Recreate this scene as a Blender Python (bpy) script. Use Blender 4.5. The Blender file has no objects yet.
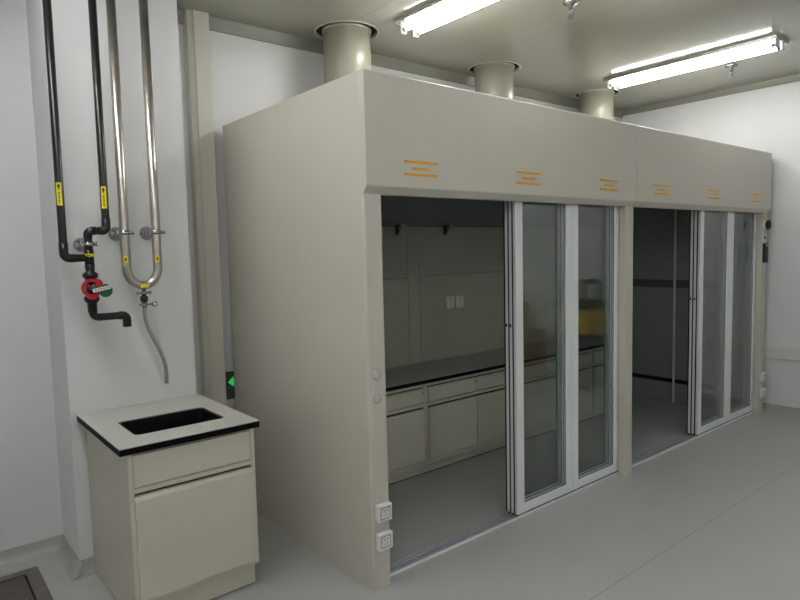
import bpy, bmesh, math
from mathutils import Vector, Matrix
PI = math.pi
sc = bpy.context.scene
col = sc.collection

# ------------------------------------------------------------------ camera
CAM = (-1.7764, -2.4243, 1.7249)
YAW, PITCH, ROLL, FPX = 0.6875, -0.0811, -0.0237, 616.7
cy, sy = math.cos(YAW), math.sin(YAW); cp, sp = math.cos(PITCH), math.sin(PITCH)
fwd = Vector((sy*cp, cy*cp, sp)); rt = Vector((cy, -sy, 0)); up = rt.cross(fwd)
r2 = math.cos(ROLL)*rt + math.sin(ROLL)*up; u2 = -math.sin(ROLL)*rt + math.cos(ROLL)*up
cd = bpy.data.cameras.new('camera'); cam = bpy.data.objects.new('camera', cd); col.objects.link(cam)
cd.sensor_width = 36; cd.lens = FPX*36/800; cd.clip_start = .02
m = Matrix((r2, u2, -fwd)).transposed().to_4x4(); m.translation = CAM
cam.matrix_world = m
sc.camera = cam

# ------------------------------------------------------------------ world, exposure
w = bpy.data.worlds.new('world'); sc.world = w; w.use_nodes = True
w.node_tree.nodes['Background'].inputs[0].default_value = (.8, .82, .85, 1)
w.node_tree.nodes['Background'].inputs[1].default_value = .1
sc.view_settings.view_transform = 'Standard'; sc.view_settings.look = 'None'
sc.view_settings.exposure = 0.27; sc.view_settings.gamma = 1
sc.view_settings.use_curve_mapping = False
TUBE = 36.0
TUBE_COL = (1.0, .995, .985)

# ------------------------------------------------------------------ materials
def srgb(r, g, b):
    f = lambda c: c/12.92 if c <= .04045 else ((c+.055)/1.055)**2.4
    return (f(r/255), f(g/255), f(b/255), 1)
def mat(name, c, rough=.5, metal=0, noise=0, nscale=40, bump=0, spec=.5, coat=0, bscale=None):
    M = bpy.data.materials.new(name); M.use_nodes = True
    nt = M.node_tree; P = nt.nodes['Principled BSDF']
    P.inputs['Base Color'].default_value = c; P.inputs['Roughness'].default_value = rough
    P.inputs['Metallic'].default_value = metal; P.inputs['Specular IOR Level'].default_value = spec
    P.inputs['Coat Weight'].default_value = coat; P.inputs['Coat Roughness'].default_value = .12
    if noise or bump:
        tc = nt.nodes.new('ShaderNodeTexCoord'); n = nt.nodes.new('ShaderNodeTexNoise')
        n.inputs['Scale'].default_value = nscale; n.inputs['Detail'].default_value = 4
        nt.links.new(tc.outputs['Object'], n.inputs['Vector'])
        if noise:
            r = nt.nodes.new('ShaderNodeValToRGB')
            r.color_ramp.elements[0].position = .3; r.color_ramp.elements[1].position = .7
            r.color_ramp.elements[0].color = tuple(x*(1-noise) for x in c[:3])+(1,)
            r.color_ramp.elements[1].color = tuple(min(1, x*(1+noise)) for x in c[:3])+(1,)
            nt.links.new(n.outputs['Fac'], r.inputs['Fac']); nt.links.new(r.outputs['Color'], P.inputs['Base Color'])
        if bump:
            b = nt.nodes.new('ShaderNodeBump'); b.inputs['Strength'].default_value = bump; b.inputs['Distance'].default_value = .002
            n2 = n
            if bscale:
                n2 = nt.nodes.new('ShaderNodeTexNoise'); n2.inputs['Scale'].default_value = bscale
                nt.links.new(tc.outputs['Object'], n2.inputs['Vector'])
            nt.links.new(n2.outputs['Fac'], b.inputs['Height']); nt.links.new(b.outputs['Normal'], P.inputs['Normal'])
    return M
def seam(M, axis, start, step, half, dark):
    """thin joint lines between sheets laid side by side, in world coordinates"""
    nt = M.node_tree; P = nt.nodes['Principled BSDF']; src = P.inputs['Base Color']
    g = nt.nodes.new('ShaderNodeNewGeometry'); s = nt.nodes.new('ShaderNodeSeparateXYZ')
    nt.links.new(g.outputs['Position'], s.inputs[0])
    def mth(op, a, b):
        n = nt.nodes.new('ShaderNodeMath'); n.operation = op
        for k, v in enumerate((a, b)):
            if v is None: continue
            if isinstance(v, (int, float)): n.inputs[k].default_value = v
            else: nt.links.new(v, n.inputs[k])
        return n.outputs[0]
    a = mth('SUBTRACT', s.outputs[axis], start-step/2)
    a = mth('FLOORED_MODULO', a, step); a = mth('SUBTRACT', a, step/2); a = mth('ABSOLUTE', a, None)
    a = mth('LESS_THAN', a, half); a = mth('MULTIPLY', a, dark)
    mx = nt.nodes.new('ShaderNodeMix'); mx.data_type = 'RGBA'
    nt.links.new(a, mx.inputs[0])
    if src.is_linked: nt.links.new(src.links[0].from_socket, mx.inputs[6])
    else: mx.inputs[6].default_value = src.default_value
    mx.inputs[7].default_value = (.06, .06, .055, 1)
    nt.links.new(mx.outputs[2], src)
def glass(name, tint, rough=0.0, ior=1.5):
    M = bpy.data.materials.new(name); M.use_nodes = True; nt = M.node_tree; nt.nodes.clear()
    o = nt.nodes.new('ShaderNodeOutputMaterial'); t = nt.nodes.new('ShaderNodeBsdfTransparent')
    g = nt.nodes.new('ShaderNodeBsdfGlossy'); f = nt.nodes.new('ShaderNodeFresnel'); x = nt.nodes.new('ShaderNodeMixShader')
    t.inputs[0].default_value = tint; g.inputs['Roughness'].default_value = rough; f.inputs['IOR'].default_value = ior
    ge = nt.nodes.new('ShaderNodeNewGeometry'); mr = nt.nodes.new('ShaderNodeMapRange')   # same reflectance on both faces of the sheet
    mr.inputs['To Min'].default_value = ior; mr.inputs['To Max'].default_value = 1/ior
    nt.links.new(ge.outputs['Backfacing'], mr.inputs['Value']); nt.links.new(mr.outputs[0], f.inputs['IOR'])
    nt.links.new(f.outputs[0], x.inputs[0]); nt.links.new(t.outputs[0], x.inputs[1]); nt.links.new(g.outputs[0], x.inputs[2])
    nt.links.new(x.outputs[0], o.inputs[0]); return M
def emit(name, c, s):
    M = bpy.data.materials.new(name); M.use_nodes = True; P = M.node_tree.nodes['Principled BSDF']
    P.inputs['Base Color'].default_value = (1, 1, 1, 1)
    P.inputs['Emission Color'].default_value = tuple(c[:3])+(1,); P.inputs['Emission Strength'].default_value = s
    return M

m_wall = mat('white_wall_panel', srgb(216, 217, 217), .45, noise=.015, nscale=3)
m_pier = mat('white_pier_paint', srgb(218, 219, 219), .5, noise=.015, nscale=3)
m_ceil = mat('ceiling_panel', srgb(164, 163, 152), .09, noise=.01, nscale=2, spec=.45, bump=.02, bscale=6)
seam(m_ceil, 0, .795, 1.285, .0025, .5)
m_floor = mat('grey_vinyl', srgb(178, 180, 178), .34, noise=.02, nscale=3, spec=.4, bump=.05, bscale=500)
def speckle(M, scale, amt):
    nt = M.node_tree; P = nt.nodes['Principled BSDF']; src = P.inputs['Base Color']
    tc = nt.nodes.new('ShaderNodeTexCoord'); n = nt.nodes.new('ShaderNodeTexNoise'); n.inputs['Scale'].default_value = scale
    r = nt.nodes.new('ShaderNodeValToRGB'); r.color_ramp.elements[0].position = .35; r.color_ramp.elements[1].position = .65
    r.color_ramp.elements[0].color = (1-amt,)*3+(1,); r.color_ramp.elements[1].color = (1, 1, 1, 1)
    mx = nt.nodes.new('ShaderNodeMix'); mx.data_type = 'RGBA'; mx.blend_type = 'MULTIPLY'; mx.inputs[0].default_value = 1
    nt.links.new(tc.outputs['Object'], n.inputs['Vector']); nt.links.new(n.outputs['Fac'], r.inputs[0])
    nt.links.new(src.links[0].from_socket, mx.inputs[6]); nt.links.new(r.outputs[0], mx.inputs[7]); nt.links.new(mx.outputs[2], src)
speckle(m_floor, 160, .12)
seam(m_floor, 1, -.765, 2.0, .002, .55)
m_cove = mat('grey_cove_vinyl', srgb(166, 167, 161), .4)
m_trim = mat('beige_trim', srgb(206, 204, 192), .4)
m_cove_top = mat('grey_beige_cove_profile', srgb(140, 140, 130), .35)
m_rail = mat('pale_wall_rail', srgb(212, 212, 207), .4)
m_hood = mat('beige_powder_coat', srgb(194, 191, 179), .42, noise=.012, nscale=5, bump=.03, bscale=700)
m_hood_in = mat('beige_liner', srgb(172, 170, 158), .5, noise=.02, nscale=5)
m_dark_in = mat('grey_baffle', srgb(112, 116, 118), .5)
m_end_in = mat('grey_end_liner', srgb(148, 151, 149), .5, noise=.02, nscale=5)
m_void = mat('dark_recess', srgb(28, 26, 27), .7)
m_alu = mat('white_aluminium', srgb(228, 230, 232), .35, 0)
m_alu2 = mat('grey_aluminium', srgb(176, 178, 184), .32, .5)
m_rub = mat('black_rubber', srgb(18, 18, 20), .6)
m_glass = glass('door_glass', (.95, .975, .963, 1))
m_clear = glass('clear_cover', (.93, .94, .94, 1))
m_black = mat('black_resin', srgb(6, 6, 7), .6, spec=.12)
m_basin = mat('black_basin', srgb(16, 16, 18), .3)
m_lam = mat('grey_laminate', srgb(196, 196, 190), .4, noise=.01, nscale=30)
m_bench = mat('grey_bench_top', srgb(156, 158, 156), .4, noise=.02, nscale=20)
m_cab = mat('beige_cabinet', srgb(196, 192, 178), .42, noise=.01, nscale=6)
m_pvc = mat('black_pvc', srgb(17, 18, 22), .34)
m_steel = mat('brushed_steel', srgb(178, 174, 168), .36, 1, noise=.1, nscale=14)
m_chrome = mat('chrome', srgb(168, 168, 168), .16, 1)
m_yel = mat('yellow_label', srgb(232, 214, 30), .5)
m_ink = mat('label_ink', srgb(40, 36, 20), .6)
m_sleeve = mat('dull_grey_sleeve', srgb(78, 80, 78), .6)
m_cap = mat('grey_plastic_cap', srgb(182, 182, 180), .45)
m_knob = mat('mid_grey_metal', srgb(176, 172, 170), .45)
m_mark = mat('yellow_orange_strip', srgb(226, 160, 24), .5)
m_red = mat('red_valve_plastic', srgb(176, 24, 34), .4)
m_green = mat('green_disc', srgb(18, 96, 62), .45)
m_white = mat('white_plastic', srgb(222, 222, 222), .35)
m_tag = mat('white_tag', srgb(235, 235, 232), .5)
m_duct = mat('beige_duct_paint', srgb(160, 159, 142), .3, spec=.6, bump=.02, bscale=8)
m_darkgrey = mat('dark_grey_plastic', srgb(62, 64, 66), .5)
m_greenlit = emit('green_sign_light', srgb(40, 190, 90), .6); m_greenlit.node_tree.nodes['Principled BSDF'].inputs['Base Color'].default_value = srgb(30, 150, 70)
m_tube = emit('lamp_tube', TUBE_COL, TUBE)
m_mirror = mat('bright_metal_tray', srgb(205, 205, 200), .18, .85)
m_hatch = mat('steel_floor_hatch', srgb(140, 134, 126), .35, .9, noise=.12, nscale=12)
m_hatch2 = mat('steel_hatch_lid', srgb(120, 112, 106), .38, .9, noise=.15, nscale=10)
m_card = mat('brown_cardboard', srgb(176, 140, 92), .8, noise=.05, nscale=12)
m_yelp = mat('yellow_plastic', srgb(236, 190, 30), .4)
m_blue = mat('blue_label', srgb(40, 110, 150), .5)
m_warn = mat('yellow_sticker', srgb(226, 190, 40), .5)

# ------------------------------------------------------------------ mesh helpers
def B(): return bmesh.new()
def box(bm, x0, x1, y0, y1, z0, z1, bev=0, seg=2):
    r = bmesh.ops.create_cube(bm, size=1); v = r['verts']
    bmesh.ops.scale(bm, vec=(x1-x0, y1-y0, z1-z0), verts=v)
    bmesh.ops.translate(bm, vec=((x0+x1)/2, (y0+y1)/2, (z0+z1)/2), verts=v)
    if bev:
        es = list({e for q in v for e in q.link_edges})
        bmesh.ops.bevel(bm, geom=es, offset=bev, segments=seg, profile=.5, affect='EDGES')
    return bm
def prism(bm, poly, axis, a, b):
    """poly: 2-D points in the two other axes (in order), swept from a to b"""
    def P(u, v, t):
        return {'x': (t, u, v), 'y': (u, t, v), 'z': (u, v, t)}[axis]
    A = [bm.verts.new(P(u, v, a)) for u, v in poly]; C = [bm.verts.new(P(u, v, b)) for u, v in poly]
    n = len(poly); f = [bm.faces.new(A), bm.faces.new(list(reversed(C)))]
    for i in range(n): f.append(bm.faces.new((A[i], C[i], C[(i+1) % n], A[(i+1) % n])))
    bmesh.ops.recalc_face_normals(bm, faces=f)
    return bm
def lathe(bm, c, prof, axis='z', n=32, smooth=True, cap=True):
    """prof: list of (radius, offset along axis)"""
    rings = []
    for r, h in prof:
        ring = []
        for k in range(n):
            a = 2*PI*k/n; u, v = r*math.cos(a), r*math.sin(a)
            p = {'z': (u, v, h), 'y': (u, h, v), 'x': (h, u, v)}[axis]
            ring.append(bm.verts.new((c[0]+p[0], c[1]+p[1], c[2]+p[2])))
        rings.append(ring)
    fs = []
    for i in range(len(rings)-1):
        for k in range(n):
            f = bm.faces.new((rings[i][k], rings[i][(k+1) % n], rings[i+1][(k+1) % n], rings[i+1][k])); f.smooth = smooth; fs.append(f)
    if cap and prof[0][0] > 1e-5: fs.append(bm.faces.new(rings[0]))
    if cap and prof[-1][0] > 1e-5: fs.append(bm.faces.new(rings[-1]))
    bmesh.ops.recalc_face_normals(bm, faces=fs)
    return bm
def cyl(bm, c, r, h0, h1, axis='z', n=32, bev=0):
    p = [(r, h0), (r, h1)] if not bev else [(r-bev, h0), (r, h0+bev), (r, h1-bev), (r-bev, h1)]
    return lathe(bm, c, p, axis, n)
def roundpath(pts, rad, seg=8):
    """polyline with every inner corner replaced by an arc"""
    pts = [Vector(p) for p in pts]; out = [pts[0]]
    for i in range(1, len(pts)-1):
        r = rad[i-1] if isinstance(rad, (list, tuple)) else rad
        a = (pts[i-1]-pts[i]).normalized(); b = (pts[i+1]-pts[i]).normalized()
        ang = a.angle(b); d = r/math.tan(ang/2)
        p0 = pts[i]+a*d; p1 = pts[i]+b*d; c = pts[i]+(a+b).normalized()*(r/math.sin(ang/2))
        for k in range(seg+1):
            t = k/seg; q = (p0-c).normalized().slerp((p1-c).normalized(), t)*r
            out.append(c+q)
    out.append(pts[-1]); return out
def sweep(bm, path, r, n=16, cap=True):
    path = [Vector(p) for p in path]; rings = []
    t0 = (path[1]-path[0]).normalized()
    nrm = t0.orthogonal().normalized(); pt = t0
    for i, p in enumerate(path):
        if i == 0: t = t0
        elif i == len(path)-1: t = (path[-1]-path[-2]).normalized()
        else: t = ((path[i+1]-p).normalized()+(p-path[i-1]).normalized()).normalized()
        nrm = (pt.rotation_difference(t) @ nrm).normalized(); pt = t
        b = t.cross(nrm)
        rings.append([bm.verts.new(p+(nrm*math.cos(2*PI*k/n)+b*math.sin(2*PI*k/n))*r) for k in range(n)])
    fs = []
    for i in range(len(rings)-1):
        for k in range(n):
            f = bm.faces.new((rings[i][k], rings[i][(k+1) % n], rings[i+1][(k+1) % n], rings[i+1][k])); f.smooth = True; fs.append(f)
    if cap: fs += [bm.faces.new(rings[0]), bm.faces.new(rings[-1])]
    bmesh.ops.recalc_face_normals(bm, faces=fs)
    return bm
def rrect(x0, x1, y0, y1, r, n=6):
    out = []
    for cx, cy_, a0 in ((x1-r, y1-r, 0), (x0+r, y1-r, PI/2), (x0+r, y0+r, PI), (x1-r, y0+r, 1.5*PI)):
        for k in range(n+1):
            a = a0+k*PI/2/n; out.append((cx+r*math.cos(a), cy_+r*math.sin(a)))
    return out
def holed_plate(bm, outer, holes, z0, z1):
    """flat plate with holes, outlines as lists of (x, y)"""
    def loop(pts):
        vs = [bm.verts.new((x, y, z0)) for x, y in pts]
        return vs, [bm.edges.new((vs[i], vs[(i+1) % len(vs)])) for i in range(len(vs))]
    es = []
    for L in [outer]+holes: es += loop(L)[1]
    r = bmesh.ops.triangle_fill(bm, use_beauty=True, use_dissolve=False, edges=es)
    fs = [g for g in r['geom'] if isinstance(g, bmesh.types.BMFace)]
    e = bmesh.ops.extrude_face_region(bm, geom=fs)
    bmesh.ops.translate(bm, vec=(0, 0, z1-z0), verts=[g for g in e['geom'] if isinstance(g, bmesh.types.BMVert)])
    bmesh.ops.recalc_face_normals(bm, faces=bm.faces)
    return bm
def base_of(p):
    v = Vector((0, 0, 0))
    while p is not None: v = v+p.location; p = p.parent
    return v
def ob(name, bm, m, parent=None, loc=None, kind=None, label=None, cat=None, group=None):
    org = base_of(parent) if parent else Vector(loc or (0, 0, 0))
    bmesh.ops.translate(bm, vec=-org, verts=bm.verts)
    me = bpy.data.meshes.new(name); bm.to_mesh(me); bm.free()
    for x in (m if isinstance(m, list) else [m]): me.materials.append(x)
    o = bpy.data.objects.new(name, me); col.objects.link(o)
    if parent: o.parent = parent
    elif loc: o.location = loc
    tag(o, label, cat, group, kind); return o
def tag(o, label=None, cat=None, group=None, kind=None):
    if label: o['label'] = label
    if cat: o['category'] = cat
    if group: o['group'] = group
    if kind: o['kind'] = kind
    return o
def thing(name, loc, label, cat, group=None):
    o = bpy.data.objects.new(name, None); col.objects.link(o); o.location = loc; o.empty_display_size = .1
    return tag(o, label, cat, group)
def tree_copy(o, parent=None):
    c = o.copy(); col.objects.link(c)
    if parent is not None: c.parent = parent
    for ch in list(o.children): tree_copy(ch, c)
    return c
def struct(name, bm, m): return ob(name, bm, m, kind='structure')

# ------------------------------------------------------------------ the room
XL, XR, YF, YB, ZC = -3.2, 5.03, -5.2, 1.64, 3.30
CX0, CX1, CY = -1.093, -.401, 1.215        # white pier behind the sink
DUCTS = [(.88, 1.345), (2.46, 1.345), (4.045, 1.345)]
struct('floor', box(B(), XL-.1, XR+.1, YF-.1, YB+.1, -.1, 0), m_floor)
bm = B()
holed_plate(bm, [(XL-.1, YF-.1), (XR+.1, YF-.1), (XR+.1, YB+.1), (XL-.1, YB+.1)],
            [[(x+.228*math.cos(2*PI*k/48), y+.228*math.sin(2*PI*k/48)) for k in range(48)] for x, y in DUCTS], ZC, ZC+.08)
struct('ceiling', bm, m_ceil)
struct('wall_back', box(B(), XL-.1, XR+.1, YB, YB+.1, 0, ZC), m_wall)
struct('wall_right', box(B(), XR, XR+.1, YF, YB, 0, ZC), m_wall)
struct('wall_left', box(B(), XL-.1, XL, YF, YB, 0, ZC), m_wall)
struct('wall_front', box(B(), XL-.1, XR+.1, YF-.1, YF, 0, ZC), m_wall)
struct('wall_pier', box(B(), CX0, CX1, CY, YB, 0, ZC), m_pier)
# coved skirting: a concave fillet between floor and wall
def cove_prof(h=.075, d=.055, n=6):
    p = [(0, 0), (d, 0), (d-.002, .004)]
    for k in range(1, n): 
        a = PI/2*k/n; p.append((d-(d-.008)*math.sin(a)-.0, .004+(h-.004)*(1-math.cos(a))))
    p += [(.006, h), (0, h)]; return p
def base_x(name, x0, x1, y):      # runs along X against a wall facing -Y
    return struct(name, prism(B(), [(y-d, z) for d, z in cove_prof()], 'x', x0, x1), m_cove)
def base_y(name, y0, y1, x, s):   # runs along Y, s = direction away from the wall
    bm = prism(B(), [(x+s*d, z) for d, z in cove_prof()], 'y', y0, y1); return struct(name, bm, m_cove)
base_x('baseboard_left', XL, CX0-.0, YB)
base_y('baseboard_pier_side', CY-.055, YB, CX0, -1)
base_x('baseboard_pier', CX0-.055, CX1, CY)
base_y('baseboard_right', YF, YB, XR, -1)
# coved profile between ceiling and walls
def top_x(name, x0, x1):
    return struct(name, prism(B(), [(YB, ZC), (YB-.026, ZC), (YB-.025, ZC-.012), (YB-.016, ZC-.05), (YB-.008, ZC-.080), (YB, ZC-.085)], 'x', x0, x1), m_cove_top)
top_x('trim_1', CX1, XR)
top_x('trim_2', XL, CX0)
struct('trim_3', prism(B(), [(XR, ZC), (XR-.026, ZC), (XR-.025, ZC-.010), (XR-.016, ZC-.035), (XR-.008, ZC-.056), (XR, ZC-.06)], 'y', YF, YB), m_cove_top)
# boxed column between the pier and the cabinet
struct('trim_4', prism(B(), [(-.205, YB), (-.205, 1.625), (-.195, 1.60), (-.165, 1.585), (-.162, 1.582), (-.159, 1.578), (-.060, 1.575), (-.054, 1.583), (-.052, YB)], 'z', 0, ZC), m_trim)
# bumper rail on the right wall
struct('trim_5', box(B(), XR-.025, XR, YF, YB, .545, .668, .006), m_rail)

# ------------------------------------------------------------------ fume hood
HL, HD, HH, HO = 4.93, 1.57, 2.58, 2.0
hood = thing('fume_hood', (HL/2, HD/2, 0), 'large beige walk-in fume hood with sliding glass doors and two openings', 'fume hood')
ob('side_panel', prism(B(), [(0, HD), (0, .010), (.003, .003), (.010, 0), (.03, 0), (.03, HD)], 'z', 0, HH), m_hood, hood)
bm = B(); box(bm, 4.90, HL, 0, HD, 0, HH, .004); ob('side_panel', bm, m_hood, hood)
ob('post', box(B(), .0305, .107, 0, .053, 0, HO), m_hood, hood)
ob('post', box(B(), 2.342, 2.449, 0, .053, 0, HO, .006), m_hood, hood)
ob('post', box(B(), 4.825, 4.8995, 0, .053, 0, HO, .004), m_hood, hood)
for x0, x1 in ((0, 2.432), (2.435, HL)):
    ob('header_panel', prism(B(), [(0.0, HO), (-.028, HO+.034), (-.03, HO+.04), (-.03, HH-.006), (-.026, HH), (-.0005, HH), (-.0005, HO+.01)], 'x', x0, x1), m_hood, hood)
ob('header_backing', box(B(), .031, 4.899, 0.0005, .05, HO+.0005, HH-.001), m_hood, hood)
ob('top_panel', box(B(), .031, 4.899, .071, HD, HH-.03, HH-.002), m_hood, hood)
ob('back_panel', box(B(), .031, 4.899, 1.53, HD, .0, HH-.031), m_hood_in, hood)
# liner sheets on the back wall, with open joints
bm = B()
for x0, x1, z0, z1 in ((.04, 1.537, 0, 1.486), (.04, 1.537, 1.489, 1.915), (1.540, 1.664, 0, 1.915), (1.667, 4.67, 0, 1.497), (1.667, 4.67, 1.500, 1.915)):
    box(bm, x0, x1, 1.5, 1.512, z0, z1, .0012, 1)
ob('back_liner', bm, m_hood_in, hood)
ob('liner_backing', box(B(), .04, 4.67, 1.5125, 1.5295, 0, 2.5), m_void, hood)
ob('sloped_baffle', prism(B(), [(1.497, 1.916), (1.509, 1.916), (1.21, 2.36), (1.198, 2.36)], 'x', .035, 4.66), m_dark_in, hood)
ob('inner_ceiling', box(B(), .035, 4.67, .0705, 1.21, 2.361, 2.38), m_dark_in, hood)
# right end lining: three sheets with dark exhaust slots, and a pale joint profile
bm = B()
for z0, z1 in ((0, .215), (.262, 1.25), (1.335, 2.36)): box(bm, 4.672, 4.69, .2, 1.497, z0, z1, .002, 1)
ob('end_liner', bm, m_end_in, hood)
ob('end_recess', box(B(), 4.71, 4.73, .2, 1.497, 0, 2.36), m_void, hood)
ob('end_return', box(B(), 4.672, 4.8995, .165, .1995, 0, 2.36), m_hood_in, hood)
ob('slot_cover', box(B(), 4.692, 4.70, .2, 1.497, 1.23, 1.355), mat('slot_grey', srgb(96, 96, 96), .6), hood)
ob('joint_profile', box(B(), 4.664, 4.6715, .782, .806, 0.0, 2.355, .002), m_alu, hood)
ob('inner_lining', box(B(), .0305, .045, .21, 1.497, 0, 2.36), m_hood_in, hood)
# bottom and top door tracks
bm = B(); box(bm, .108, 4.86, .059, .146, 0, .006)
for y in (.084, .117, .144): box(bm, .108, 4.86, y-.002, y+.002, .006, .013)
tr = ob('floor_track', bm, m_alu2, hood)
ob('track_lip', box(B(), .108, 4.86, .0555, .0605, 0, .015), m_alu, tr)
bm = B(); box(bm, .0305, 4.8245, .0505, .16, HO+.07, HO+.08)
for y in (.0525, .083, .116, .150): box(bm, .0305, 4.8245, y-.002, y+.002, HO+.03, HO+.07)
ob('top_track', bm, m_alu2, hood)
# sliding doors
def make_door(x0, y0, W):
    T, z0, z1, S = .022, .024, HO+.055, .066
    bm = B()
    box(bm, x0, x0+S, y0, y0+T, z0, z1, .0025); box(bm, x0+W-S, x0+W, y0, y0+T, z0, z1, .0025)
    box(bm, x0+S, x0+W-S, y0+.001, y0+T-.001, z0, z0+.062, .002); box(bm, x0+S, x0+W-S, y0+.001, y0+T-.001, z1-.045, z1, .002)
    box(bm, x0+S-.002, x0+S+.006, y0+.004, y0+T-.004, z0+.06, z1-.04); box(bm, x0+W-S-.006, x0+W-S+.002, y0+.004, y0+T-.004, z0+.06, z1-.04)
    d = ob('sliding_door', bm, m_alu, hood)
    ob('glass_pane', box(B(), x0+S-.001, x0+W-S+.001, y0+.009, y0+.014, z0+.058, z1-.042), m_glass, d)
    bm = B()
    holed_plate(bm, [(x0+S+.005, z0+.06), (x0+W-S-.005, z0+.06), (x0+W-S-.005, z1-.043), (x0+S+.005, z1-.043)],
                [[(x0+S+.0085, z0+.0655), (x0+W-S-.0085, z0+.0655), (x0+W-S-.0085, z1-.0465), (x0+S+.0085, z1-.0465)]], 0, .003)
    bmesh.ops.transform(bm, matrix=Matrix(((1, 0, 0, 0), (0, 0, 1, y0+.0055), (0, 1, 0, 0), (0, 0, 0, 1))), verts=bm.verts); bmesh.ops.recalc_face_normals(bm, faces=bm.faces)
    ob('gasket', bm, m_rub, d)
    ob('brush_seal', box(B(), x0+.0005, x0+.012, y0+T, y0+T+.0105, z0, z1), m_rub, d)
    ob('bottom_runner', box(B(), x0+.003, x0+W-.003, y0+.004, y0+.018, .0145, z0+.001), m_rub, d)
    if y0 > .08: ob('edge_latch', box(B(), x0-.003, x0, y0+.007, y0+.017, 1.225, 1.245), m_rub, d)
    return d
for xs, W in ((1.189, .587), (1.777, .587), (3.640, .606), (4.247, .606)):
    for k in range(3): make_door(xs, .057+.0325*k, W)
# yellow strips on the header
for x in (.237, 1.100, 1.966, 2.675, 3.575, 4.46):
    bm = B()
    for a, b, z in ((0, .226, 2.166), (.056, .170, 2.1335), (0, .226, 2.103)): box(bm, x+a, x+b, -.0325, -.0298, z-.006, z+.006)
    ob('yellow_strip_mark', bm, m_mark, hood)
# round blanking caps on the left post
for z in (1.104, .984):
    ob('blanking_cap', lathe(B(), (.053, 0, z), [(.0001, -.008), (.012, -.0078), (.022, -.005), (.0265, 0)], 'y'), m_cap, hood)
# surface sockets
def make_socket(x, z, y=0):
    s = ob('power_socket', box(B(), x-.045, x+.045, y-.030, y-.0002, z-.045, z+.045, .006, 3), m_white, hood)
    bm = B()
    for a in ((-.030, -.027, -.030, .030), (.027, .030, -.030, .030), (-.030, .030, .027, .030), (-.030, .030, -.030, -.027)):
        box(bm, x+a[0], x+a[1], y-.0307, y-.0295, z+a[2], z+a[3])
    ob('cover_groove', bm, m_darkgrey, s)
    for dx, dz, ww, hh in ((-.009, .014, .006, .007), (.009, .014, .006, .007), (0, .001, .003, .008), (-.009, -.013, .003, .006), (.009, -.013, .003, .006)):
        ob('socket_hole', box(B(), x+dx-ww/2, x+dx+ww/2, y-.0307, y-.0295, z+dz-hh/2, z+dz+hh/2), m_rub, s)
    return s
for x, z in ((.062, .402), (.062, .254)): make_socket(x, z)
for x, z in ((4.895, .372), (4.895, .208)): make_socket(x, z)
# twin sockets on the back liner
for x in (2.012, 2.130):
    s = ob('wall_socket', box(B(), x-.048, x+.048, 1.488, 1.4995, 1.198, 1.302, .004), m_white, hood)
    ob('warning_sticker', box(B(), x-.012, x+.014, 1.4868, 1.4882, 1.276, 1.294), m_warn, s)
    for dx, dz in ((-.008, .012), (.01, .012), (0, -.012), (-.011, -.032), (.012, -.032)):
        ob('socket_hole', box(B(), x+dx-.003, x+dx+.003, 1.4868, 1.4882, 1.25+dz-.002, 1.25+dz+.002), m_darkgrey, s)
# small outlet knobs below the baffle
for x in (1.425, 1.965):
    s = ob('outlet_knob', lathe(B(), (x, 1.45, 1.905), [(.012, .05), (.012, -.02), (.028, -.022), (.031, -.03), (.031, -.046), (.026, -.05), (.013, -.05), (.011, -.03)], 'y', 24), m_knob, hood)
    ob('knob_bracket', prism(B(), [(1.4975, 1.925), (1.4975, 1.845), (1.482, 1.85), (1.466, 1.893), (1.46, 1.925)], 'x', x-.012, x+.012), m_darkgrey, s)
# fittings on the right post
PX = 4.885
s = ob('switch_plate', box(B(), 4.835, 4.925, -.018, -.0002, 1.838, 1.932, .005), m_white, hood)
ob('rotary_switch', lathe(B(), (4.872, -.018, 1.885), [(.036, 0), (.038, -.004), (.045, -.006), (.046, -.022), (.041, -.027), (.012, -.028), (.0001, -.028)], 'y', 28), m_rub, s)
ob('switch_grip', box(B(), 4.864, 4.880, -.053, -.0455, 1.85, 1.92, .003), m_rub, s)
ob('warning_label', box(B(), 4.862, 4.915, -.0015, -.0002, 1.968, 1.988), m_warn, hood)
bm = B(); box(bm, 4.862, 4.90, -.0015, -.0002, 1.745, 1.775); ob('green_label', bm, m_green, hood)
ob('white_label', box(B(), 4.850, 4.915, -.0015, -.0002, 1.722, 1.743), m_tag, hood)
s = ob('control_unit', box(B(), 4.835, 4.915, -.022, -.0002, 1.515, 1.705, .004), m_rub, hood)
ob('yellow_display', box(B(), 4.858, 4.910, -.0235, -.0219, 1.672, 1.698), m_warn, s)
ob('key_panel', box(B(), 4.862, 4.905, -.0235, -.0219, 1.555, 1.655), m_darkgrey, s)

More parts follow.
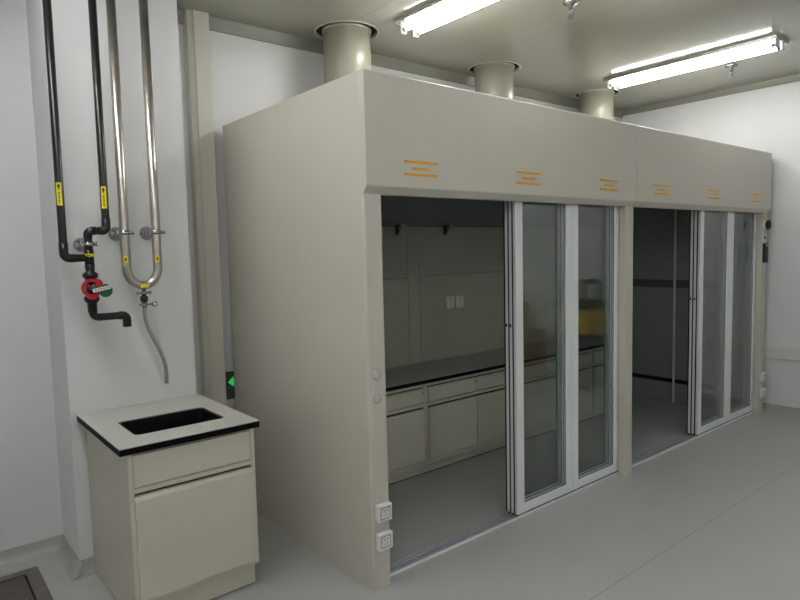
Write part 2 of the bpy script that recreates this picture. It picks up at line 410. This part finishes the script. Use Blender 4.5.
# ------------------------------------------------------------------ exhaust ducts
NM = ['nearest', 'middle', 'farthest']
LB = ['wide beige exhaust duct above the left end of the cabinet, largest of three',
      'beige exhaust duct rising from the middle of the cabinet roof',
      'beige exhaust duct at the right end, beside the ceiling lamp']
for (x, y), lb in zip(DUCTS, LB):
    t = thing('exhaust_duct', (x, y, HH-.002), lb, 'duct', 'exhaust ducts')
    ob('pipe', lathe(B(), (x, y, 0), [(.17, HH-.002), (.17, 3.56)], 'z', 64), m_duct, t)
    ob('foot_flange', lathe(B(), (x, y, 0), [(.171, HH-.001), (.186, HH-.001), (.186, HH+.006), (.171, HH+.012)], 'z', 64, cap=False), m_duct, t)
    ob('white_collar', lathe(B(), (x, y, 0), [(.1705, ZC-.004), (.179, ZC-.004), (.179, ZC+.006), (.1705, ZC+.008)], 'z', 64, cap=False), m_trim, t)
    ob('ceiling_ring', lathe(B(), (x, y, 0), [(.222, ZC+.02), (.222, ZC-.004), (.231, ZC-.005), (.235, ZC-.0005)], 'z', 64, cap=False), m_trim, t)
    ob('duct_sleeve', lathe(B(), (x, y, 0), [(.2275, ZC+.002), (.2275, ZC+.12), (.172, ZC+.12)], 'z', 48, cap=False), m_sleeve, t)

# ------------------------------------------------------------------ ceiling lamps
def make_lamp(x, y, label):
    L = .715
    t = thing('tube_lamp', (x, y, ZC), label, 'ceiling lamp', 'twin tube ceiling lamps')
    bm = prism(B(), [(x-.128, ZC-.0005), (x-.133, ZC-.004), (x-.131, ZC-.026), (x-.127, ZC-.030), (x+.127, ZC-.030), (x+.131, ZC-.026), (x+.133, ZC-.004), (x+.128, ZC-.0005)], 'y', y-L-.03, y+L+.03)
    ob('tray', bm, m_mirror, t)
    for s in (-1, 1):
        tb = ob('tube', cyl(B(), (x+s*.058, y, ZC-.058), .0155, -L+.03, L-.03, 'y', 20), m_tube, t)
        for e in (-1, 1): ob('tube_cap', cyl(B(), (x+s*.058, y, ZC-.058), .0165, min(e*(L-.03), e*(L-.002)), max(e*(L-.03), e*(L-.002)), 'y', 20), m_chrome, tb)
        for e in (-1, 1):
            ob('lamp_holder', box(B(), x+s*.058-.024, x+s*.058+.024, min(y+e*(L-.001), y+e*(L+.018)), max(y+e*(L-.001), y+e*(L+.018)), ZC-.085, ZC-.0302, .006), m_white, t)
    return t
lamp = make_lamp(1.13, .215, 'lit twin tube ceiling lamp at the top edge, nearer of the two')
for x, y, lb in ((3.69, .215, 'lit twin tube ceiling lamp reflected in the ceiling near the right wall'),
                 (-1.435, .215, 'lit twin tube ceiling lamp above the sink, outside the picture'),
                 (-1.435, -1.75, 'added twin tube ceiling lamp over the viewer on the left, unseen, brightens the front faces'),  # unseen lamp put in to brighten the faces turned to the camera
                 (-1.435, -3.7, 'added twin tube ceiling lamp behind the viewer on the left, unseen, lights the room'),  # this row behind the camera is added only to light the room
                 (1.13, -3.7, 'added twin tube ceiling lamp behind the viewer, middle column, unseen, lights the room'),
                 (3.69, -3.7, 'added twin tube ceiling lamp in the far corner behind the viewer, unseen, lights the room')):
    c = tree_copy(lamp); c.location = (x, y, ZC); c['label'] = lb

# sprinklers
def make_sprinkler(x, y, label):
    t = thing('sprinkler', (x, y, ZC), label, 'sprinkler', 'ceiling sprinklers')
    ob('rosette', lathe(B(), (x, y, ZC), [(.052, -.0003), (.050, -.010), (.026, -.020), (.016, -.028), (.014, -.048)], 'z', 28), m_chrome, t)
    bm = B()
    for s in (-1, 1): sweep(bm, [(x+s*.006, y, ZC-.044), (x+s*.026, y, ZC-.056), (x+s*.022, y, ZC-.078), (x, y, ZC-.092)], .0045, 8)
    ob('frame_arms', bm, m_chrome, t)
    ob('deflector', lathe(B(), (x, y, ZC), [(.006, -.084), (.007, -.096), (.024, -.097), (.024, -.100), (.0001, -.101)], 'z', 20), m_chrome, t)
    return t
sp_ = make_sprinkler(1.74, .04, 'chrome sprinkler head at the top edge, left of the right lamp')
c = tree_copy(sp_); c.location = (4.15, .04, ZC); c['label'] = 'chrome sprinkler head on the ceiling below the right lamp'

# ------------------------------------------------------------------ bench inside the hood
def make_base(x0, W=1.078, nd=2):
    x1 = x0+W; yf = .985
    t = thing('base_cabinet', ((x0+x1)/2, 1.24, 0), '', 'cabinet', 'base cabinets under the bench')
    bm = B()
    box(bm, x0, x0+.018, yf, 1.495, .1, .728); box(bm, x1-.018, x1, yf, 1.495, .1, .728)
    box(bm, x0+.018, x1-.018, yf, 1.495, .1, .132); box(bm, x0+.018, x1-.018, 1.48, 1.495, .132, .728)
    box(bm, x0+.018, x1-.018, yf, 1.48, .70, .728); box(bm, x0+.018, x1-.018, yf, yf+.02, .548, .572)
    ob('body', bm, m_cab, t)
    ob('plinth', box(B(), x0, x1, 1.05, 1.47, .012, .0995), m_cab, t)
    ob('plinth_foot', box(B(), x0+.01, x1-.01, 1.06, 1.46, 0, .0118), m_rub, t)
    st = (x1-x0-.044)/nd
    for a, b in [(x0+.022+k*st+(.004 if k else 0), x0+.022+(k+1)*st-(.004 if k < nd-1 else 0)) for k in range(nd)]:
        d = ob('drawer', prism(B(), [(yf-.014, .582), (yf-.016, .584), (yf-.016, .678), (yf-.008, .690), (yf+.006, .690), (yf+.006, .582)], 'x', a, b), m_cab, t)
        ob('label_lock', cyl(B(), (b-.018, yf-.016, .664), .006, -.002, .001, 'y', 16), m_darkgrey, d)
        ob('cabinet_door', prism(B(), [(yf-.014, .140), (yf-.016, .142), (yf-.016, .520), (yf-.008, .534), (yf+.006, .534), (yf+.006, .140)], 'x', a, b), m_cab, t)
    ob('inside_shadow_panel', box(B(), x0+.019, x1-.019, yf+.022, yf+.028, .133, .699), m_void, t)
    return t
b0 = make_base(.17)
b0['label'] = 'beige base cabinet at the left end of the bench, partly behind the post'
for dx, lb in ((1.08, 'beige base cabinet in the middle of the bench, left of the glass doors'), (2.16, 'wide beige base cabinet seen through the glass doors')):
    c = tree_copy(b0); c.location = b0.location+Vector((dx, 0, 0)); c['label'] = lb
nb = make_base(3.41, .54, 1); nb['label'] = 'narrow beige base cabinet at the far right end of the bench, behind the middle post'
bt = ob('bench_top', box(B(), .10, 3.99, .955, 1.496, .7565, .760), m_bench, loc=(1.8, 1.22, .7285), label='long dark grey bench top with black edge inside the hood', cat='worktop')
ob('black_edge', box(B(), .10, 3.99, .955, 1.496, .7285, .7563), m_black, bt)
tag(bt.children[0], 'black edge and core')

# ------------------------------------------------------------------ sink cabinet
SX0, SX1, SYF, SYB, SZ = -1.062, -.392, .409, 1.213, .882
t = thing('sink_cabinet', (-.72, .8, 0), 'beige sink cabinet with light grey top and black basin against the white pier', 'cabinet')
cx0, cx1, yf, yb = SX0+.037, SX1-.022, SYF+.024, 1.205
bm = B(); zt = SZ-.0355
box(bm, cx0, cx0+.02, yf, yb, .132, zt); box(bm, cx1-.02, cx1, yf, yb, .132, zt)
box(bm, cx0+.02, cx1-.02, yf, yb, .132, .150); box(bm, cx0+.02, cx1-.02, yb-.015, yb, .150, zt)
box(bm, cx0+.02, cx1-.02, yf+.002, yf+.03, .835, zt); box(bm, cx0+.02, cx1-.02, yf+.002, yf+.02, .655, .68)
box(bm, cx0, cx0+.02, yf+.05, yb, 0.008, .132); 
ob('body', bm, m_cab, t)
ob('drawer_front', box(B(), cx0+.022, cx1-.022, yf-.002, yf+.0175, .684, .832, .002), m_cab, t)
ob('rail', box(B(), cx0+.021, cx1-.021, yf-.004, yf+.0015, .660, .676, .0015), m_cab, t)
ob('cabinet_door', prism(B(), [(yf-.010, .153), (yf-.012, .155), (yf-.012, .622), (yf-.004, .640), (yf+.010, .643), (yf+.016, .643), (yf+.016, .153)], 'x', cx0+.020, cx1-.022), m_cab, t)
ob('door_gap', box(B(), cx0+.0205, cx1-.0205, yf+.021, yf+.025, .151, .834), m_void, t)
ob('plinth', box(B(), cx0+.021, cx1-.004, yf+.045, yf+.06, .008, .1315), m_cab, t)
ob('plinth_foot', box(B(), cx0+.004, cx1-.01, yf+.055, yb-.02, 0, .0078), m_rub, t)
ob('side_skirt', box(B(), cx1-.022, cx1-.004, yf+.061, yb, .008, .1315), m_cab, t)
# sink top with basin
hole = rrect(-.945, -.497, .577, .895, .03)
t = ob('sink_top', holed_plate(B(), [(SX0, SYF), (SX1, SYF), (SX1, SYB), (SX0, SYB)], [hole], SZ-.005, SZ), m_lam, t, label='light grey sink top')
ob('black_edge', holed_plate(B(), [(SX0, SYF), (SX1, SYF), (SX1, SYB), (SX0, SYB)], [hole], SZ-.035, SZ-.0052), m_black, t)
bm = B()
loops = []
for L, z in ((rrect(-.946, -.496, .576, .896, .03), SZ-.0365), (rrect(-.9425, -.4995, .5795, .8925, .03), SZ-.0365), (rrect(-.9425, -.4995, .5795, .8925, .03), SZ-.006), (rrect(-.936, -.506, .586, .886, .03), SZ-.006), (rrect(-.926, -.516, .596, .876, .03), SZ-.24), (rrect(-.88, -.57, .64, .83, .03), SZ-.26)):
    loops.append([bm.verts.new((x, y, z)) for x, y in L])
for A_, B_ in zip(loops[1:], loops[2:]):
    for i in range(len(A_)): bm.faces.new((A_[i], A_[(i+1) % len(A_)], B_[(i+1) % len(A_)], B_[i]))
bm.faces.new(loops[-1]); bmesh.ops.delete(bm, geom=loops[0], context='VERTS'); bmesh.ops.recalc_face_normals(bm, faces=bm.faces)
bs = ob('basin', bm, m_basin, t)
ob('drain_plug', lathe(B(), (-.725, .735, SZ-.26), [(.0001, .006), (.025, .006), (.032, .001)], 'z', 24), m_darkgrey, t)

# ------------------------------------------------------------------ black pipes
PY = 1.05
t = thing('black_water_pipe', (-.99, CY, 1.72), 'black plastic water pipe with red valve handle on the white pier', 'pipe')
R_ = .0195; XA, XB, XC, XD = -1.103, -.897, -.987, -.821
ob('left_run', sweep(B(), roundpath([(XA, PY, ZC), (XA, PY, 1.722), (XC, PY, 1.722)], .026), R_, 20), m_pvc, t)
ob('right_run', sweep(B(), roundpath([(XB, PY, ZC), (XB, PY, 1.860), (XC, PY, 1.860), (XC, PY, 1.665)], .0225), R_, 20), m_pvc, t)
ob('spout', sweep(B(), roundpath([(XC+.001, PY, 1.50), (XC+.001, PY, 1.412), (XD, PY, 1.412), (XD, PY, 1.349)], [.028, .0225]), R_, 20), m_pvc, t)
def elbow(pts, rad): ob('elbow', sweep(B(), roundpath(pts, rad), R_+.0025, 20), m_pvc, t)
elbow([(XA, PY, 1.80), (XA, PY, 1.722), (XA+.055, PY, 1.722)], .027)
elbow([(XB, PY, 1.925), (XB, PY, 1.860), (XB-.032, PY, 1.860)], .0235)
elbow([(XC+.040, PY, 1.860), (XC, PY, 1.860), (XC, PY, 1.825)], .0235)
elbow([(XD-.038, PY, 1.412), (XD, PY, 1.412), (XD, PY, 1.349)], .0235)
ob('tee', sweep(B(), [(XC, PY, 1.765), (XC, PY, 1.69)], R_+.003, 20), m_pvc, t)
bm = B()
lathe(bm, (XC, PY, 0), [(.019, 1.69), (.023, 1.688), (.023, 1.668), (.021, 1.664), (.021, 1.650), (.033, 1.644), (.037, 1.636), (.037, 1.624), (.028, 1.614),
                        (.026, 1.612), (.026, 1.53), (.033, 1.524), (.037, 1.516), (.037, 1.504), (.030, 1.494), (.0235, 1.488), (.0225, 1.44), (.0195, 1.438)], 'z', 24)
cyl(bm, (XC, PY, 1.568), .016, -.06, 0, 'y', 20)
v = ob('valve_body', bm, m_pvc, t)
N = 72; out = []; inn = []          # three-lobed hand wheel with an open ring
for k in range(N):
    a = 2*PI*k/N; rr = .046+.014*max(0, math.cos(1.5*(a-.62)))**4 + .0
    out.append((XC-.010+rr*math.cos(a), 1.568+rr*math.sin(a))); inn.append((XC-.010+.032*math.cos(a), 1.568+.032*math.sin(a)))
ring = B(); holed_plate(ring, out, [inn], 0, .024)
bmesh.ops.transform(ring, matrix=Matrix(((1, 0, 0, 0), (0, 0, 1, PY-.062), (0, 1, 0, 0), (0, 0, 0, 1))), verts=ring.verts); bmesh.ops.recalc_face_normals(ring, faces=ring.faces)
for q in (.62, .62+2*PI/3, .62+4*PI/3):
    sweep(ring, [(XC, PY-.052, 1.568), (XC+.036*math.cos(q), PY-.052, 1.568+.036*math.sin(q))], .008, 10)
hw = ob('valve_handle', ring, m_red, v); hw['label'] = 'red lobed valve handle'
ob('handle_hub', lathe(B(), (XC, PY-.054, 1.568), [(.019, .02), (.019, -.014), (.015, -.020), (.0001, -.020)], 'y', 24), mat('brown_hub', srgb(92, 74, 70), .5), hw)
tg = ob('green_disc_tag', cyl(B(), (-.934, PY-.062, 1.552), .034, -.004, 0, 'y', 36), m_green, hw)
ca, sa = math.cos(.2), math.sin(.2)
def tilt(u, v_): return (-.997+u*ca-v_*sa, 1.545+u*sa+v_*ca)
ob('white_text_tag', prism(B(), [tilt(0, 0), tilt(.088, 0), tilt(.088, .019), tilt(0, .019)], 'y', PY-.0845, PY-.083), m_tag, hw)
for k in range(6):
    u = .010+.013*k; bm = B()
    prism(bm, [tilt(u, .006), tilt(u+.008, .006), tilt(u+.008, .008), tilt(u+.0052, .008), tilt(u+.0052, .011), tilt(u+.0075, .011), tilt(u+.0075, .0128), tilt(u+.0052, .0128), tilt(u+.0052, .0150), tilt(u+.0034, .0150), tilt(u+.0034, .0128), tilt(u+.0005, .0128), tilt(u+.0005, .011), tilt(u+.0034, .011), tilt(u+.0034, .008), tilt(u, .008)], 'y', PY-.0852, PY-.0844)
    ob('tag_character', bm, m_ink, hw)
# yellow labels wrapped on the pipes
def wraplabel(x, z0, z1, parent, r, half=.9, ink=True, a0=-PI/2-.35):
    bm = B(); n = 8
    A_ = [bm.verts.new((x+(r+.0006)*math.cos(a0+(-half+2*half*k/n)), PY+(r+.0006)*math.sin(a0+(-half+2*half*k/n)), z0)) for k in range(n+1)]
    C_ = [bm.verts.new((q.co.x, q.co.y, z1)) for q in A_]
    for k in range(n): bm.faces.new((A_[k], A_[k+1], C_[k+1], C_[k]))
    e = bmesh.ops.extrude_face_region(bm, geom=bm.faces[:])
    for g in e['geom']:
        if isinstance(g, bmesh.types.BMVert): 
            d = Vector((g.co.x-x, g.co.y-PY, 0)).normalized(); g.co += d*.0008
    bmesh.ops.recalc_face_normals(bm, faces=bm.faces)
    lb = ob('pipe_label', bm, m_yel, parent)
    if ink:
        bm = B(); H = z1-z0
        def dash(za, zb, w_):
            c0 = Vector((x+(r+.0018)*math.cos(a0), PY+(r+.0018)*math.sin(a0), 0)); tt = Vector((-math.sin(a0), math.cos(a0), 0)); nn = Vector((math.cos(a0), math.sin(a0), 0))
            vs = []
            for s_, zz, q in ((-1, za, 0), (1, za, 0), (1, zb, 0), (-1, zb, 0)): vs.append(bm.verts.new(c0+tt*s_*w_+Vector((0, 0, zz))))
            f = bm.faces.new(vs); e = bmesh.ops.extrude_face_region(bm, geom=[f])
            bmesh.ops.translate(bm, vec=nn*.0006, verts=[g for g in e['geom'] if isinstance(g, bmesh.types.BMVert)])
        if H > .06:
            dash(z1-H*.20, z1-H*.09, .006); dash(z1-H*.29, z1-H*.2, .003)
            for k in range(6): dash(z0+H*(.08+.09*k), z0+H*(.08+.09*k)+.005, .0045 if k % 2 else .003)
        elif H > .03: dash(z0+H*.25, z0+H*.75, .004)
        else: dash(z0+H*.35, z0+H*.6, .008)
        ob('label_print', bm, m_ink, lb)
    return lb
wraplabel(XA, 1.985, 2.098, t, R_, half=.62)
wraplabel(XB, 1.975, 2.088, t, R_, half=.62)
wraplabel(XC, 1.728, 1.743, t, R_+.003, half=1.3, ink=True)
# wall rosette with clamp
def make_clamp(x, z, r, parent):
    c = ob('wall_clamp', lathe(B(), (x, CY, z), [(.038, -.0003), (.038, -.009), (.031, -.02), (.018, -.03), (.013, -.038), (.011, -(CY-PY-r-.002))], 'y', 28), m_chrome, parent)
    bm = B(); lathe(bm, (x, PY, z), [(r+.0006, -.011), (r+.005, -.011), (r+.005, .011), (r+.0006, .011)], 'z', 28, cap=False)
    cyl(bm, (x, PY, z), .006, r+.002, r+.016, 'x', 14); cyl(bm, (x, PY, z), .010, r+.007, r+.012, 'x', 6); lathe(bm, (x+r+.014, PY, z), [(.006, 0), (.011, .002), (.011, .009), (.006, .011)], 'x', 14)
    box(bm, x-r-.014, x-r-.002, PY-.005, PY+.005, z-.010, z+.010, .002)
    ob('clamp_band', bm, m_chrome, c)
make_clamp(XC, 1.792, R_+.001, t)

# ------------------------------------------------------------------ steel pipes
SR = .0235
t = thing('steel_water_pipe', (-.708, CY, 1.6), 'brushed steel U-shaped pipe with drain tap above the sink', 'pipe')
xa, xb, zu = -.808, -.644, 1.663
xm = (xa+xb)/2; rad = (xb-xa)/2
path = [(xa, PY, ZC), (xa, PY, zu)]+[(xm-rad*math.cos(a), PY, zu-rad*1.18*math.sin(a)) for a in [PI*k/24 for k in range(1, 24)]]+[(xb, PY, zu), (xb, PY, ZC)]
ob('u_pipe', sweep(B(), path, SR, 24), m_steel, t)
bm = B()
for x in (xa, xb): lathe(bm, (x, PY, 0), [(SR+.0001, 1.672), (SR+.0012, 1.673), (SR+.0012, 1.676), (SR+.0001, 1.677)], 'z', 28, cap=False)
ob('weld_ring', bm, m_steel, t)
make_clamp(xa, 1.850, SR, t); make_clamp(xb, 1.853, SR, t)
wraplabel(xa+.001, 1.690, 1.727, t, SR, half=.42)
wraplabel(xb+.001, 1.690, 1.727, t, SR, half=.42)
ob('pipe_label', box(B(), xm-.022, xm+.022, PY-SR-.004, PY-SR+.010, zu-rad*1.18-.012, zu-rad*1.18+.008, .002), m_yel, t)
zb_ = zu-rad*1.18-SR
bm = B()
lathe(bm, (xm, PY, 0), [(.010, zb_+.004), (.010, zb_-.012), (.017, zb_-.013), (.017, zb_-.024), (.012, zb_-.026), (.012, zb_-.034)], 'z', 20)
cyl(bm, (xm, PY, zb_-.018), .005, -.036, .036, 'x', 12); lathe(bm, (xm, PY, zb_-.018), [(.005, -.04), (.009, -.038), (.009, -.03), (.005, -.028)], 'x', 12); lathe(bm, (xm, PY, zb_-.018), [(.005, .028), (.009, .03), (.009, .038), (.005, .04)], 'x', 12)
dt = ob('drain_tap', bm, m_chrome, t)
ob('black_hose_joint', lathe(B(), (xm, PY, 0), [(.012, zb_-.034), (.020, zb_-.037), (.020, zb_-.063), (.013, zb_-.067)], 'z', 20), m_rub, dt)
bm = B(); z2 = zb_-.082
lathe(bm, (xm, PY, 0), [(.012, zb_-.067), (.016, zb_-.07), (.016, zb_-.092), (.011, zb_-.098)], 'z', 20)
cyl(bm, (xm, PY, z2), .0055, -.028, .045, 'x', 12); 
for k in range(1): 
    sweep(bm, [(xm+.055+.012*math.cos(2*PI*j/16), PY+.0, z2+.012*math.sin(2*PI*j/16)) for j in range(17)], .005, 8)
ob('tap_lever', bm, m_chrome, dt)
pts = [(xm, PY, 1.455)] + [(x-.0005, PY, z) for x, z in ((-.726, 1.41), (-.722, 1.371), (-.709, 1.322), (-.684, 1.263), (-.660, 1.204), (-.642, 1.155), (-.632, 1.106), (-.630, 1.062), (-.630, 1.011))]
def spline(pts, n=5):
    P = [Vector(p) for p in pts]; P = [P[0]*2-P[1]]+P+[P[-1]*2-P[-2]]; out = []
    for i in range(1, len(P)-2):
        for k in range(n):
            s_ = k/n; a, b, c, d = P[i-1:i+3]
            out.append(.5*((2*b)+(c-a)*s_+(2*a-5*b+4*c-d)*s_*s_+(3*b-a-3*c+d)*s_**3))
    out.append(P[-2]); return out
ob('outlet_tube', sweep(B(), spline(pts), .0105, 16), m_steel, t)

# ------------------------------------------------------------------ exit sign in the gap, floor hatch
t = thing('exit_sign', (.1, YB, .70), 'dark low exit sign with a green arrow in the gap behind the hood', 'sign')
ob('housing', box(B(), -.05, .22, YB-.03, YB-.0005, .715, .905, .003), m_darkgrey, t)
ob('arrow', prism(B(), [(-.028, .835), (.012, .872), (.012, .86), (.06, .86), (.06, .812), (.012, .812), (.012, .80)], 'y', YB-.0318, YB-.0302), m_greenlit, t)
ob('ledge', box(B(), -.052, .222, YB-.034, YB-.0005, .655, .7145, .002), m_trim, t)
hx0, hx1, hy0, hy1 = -1.80, -1.262, .92, 1.462
t = thing('floor_hatch', ((hx0+hx1)/2, (hy0+hy1)/2, 0), 'stainless steel floor hatch beside the white pier', 'floor hatch')
bm = holed_plate(B(), [(hx0, hy0), (hx1, hy0), (hx1, hy1), (hx0, hy1)], [[(hx0+.062, hy0+.062), (hx1-.062, hy0+.062), (hx1-.062, hy1-.062), (hx0+.062, hy1-.062)]], .0003, .007)
ob('frame', bm, m_hatch, t)
ob('lid', box(B(), hx0+.075, hx1-.075, hy0+.075, hy1-.075, .0012, .0078, .002), m_hatch2, t)
ob('gap', box(B(), hx0+.0622, hx1-.0622, hy0+.0622, hy1-.0622, .0002, .0011), m_rub, t)
bm = B()
for x, y in ((hx1-.1, hy0+.2), (hx1-.16, hy0+.16), (hx1-.1, hy1-.11), (hx0+.1, hy1-.11)): lathe(bm, (x, y, .0078), [(.009, 0), (.008, .002), (.0001, .0025)], 'z', 16)
ob('screws', bm, m_chrome, t)

# ------------------------------------------------------------------ things in the room that the glass doors mirror
t = thing('cleaning_machine', (4.62, -1.75, 0), 'yellow cleaning machine with black loop handle by the right wall', 'cleaning machine')
ob('body', box(B(), 4.42, 4.82, -1.95, -1.55, .66, .99, .05, 4), m_yelp, t)
ob('base', box(B(), 4.40, 4.84, -1.97, -1.53, .06, .6595, .04, 4), m_darkgrey, t)
ob('lid', box(B(), 4.38, 4.86, -1.99, -1.51, .9905, 1.07, .03, 4), m_rub, t)
for yy in (-1.93, -1.60):
    ob('handle', sweep(B(), roundpath([(4.46, yy, 1.06), (4.40, yy, 1.30), (4.75, yy, 1.30), (4.72, yy, 1.06)], .07), .03, 12), m_rub, t)
ob('blue_label', box(B(), 4.4175, 4.4195, -1.86, -1.66, .70, .80), m_blue, t)
for x, y in ((4.48, -1.9), (4.76, -1.9), (4.48, -1.6), (4.76, -1.6)): ob('caster', cyl(B(), (x, y, .04), .04, -.015, .015, 'y', 20), m_rub, t)
def carton(x0, x1, y0, y1, z0, z1, lb):
    t = thing('cardboard_box', ((x0+x1)/2, (y0+y1)/2, z0), lb, 'box', 'cartons by the right wall')
    ob('carton', box(B(), x0, x1, y0, y1, z0, z1, .004), m_card, t)
    ob('tape', box(B(), x0-.0006, x1+.0006, (y0+y1)/2-.03, (y0+y1)/2+.03, z0+.3*(z1-z0), z1+.0006), mat('tan_tape', srgb(190, 158, 110), .35), t)
carton(4.35, 4.95, -3.35, -2.55, 0, .62, 'large brown carton on the floor by the right wall')
carton(4.45, 4.9, -3.2, -2.8, .6208, .98, 'smaller brown carton stacked on the large one')
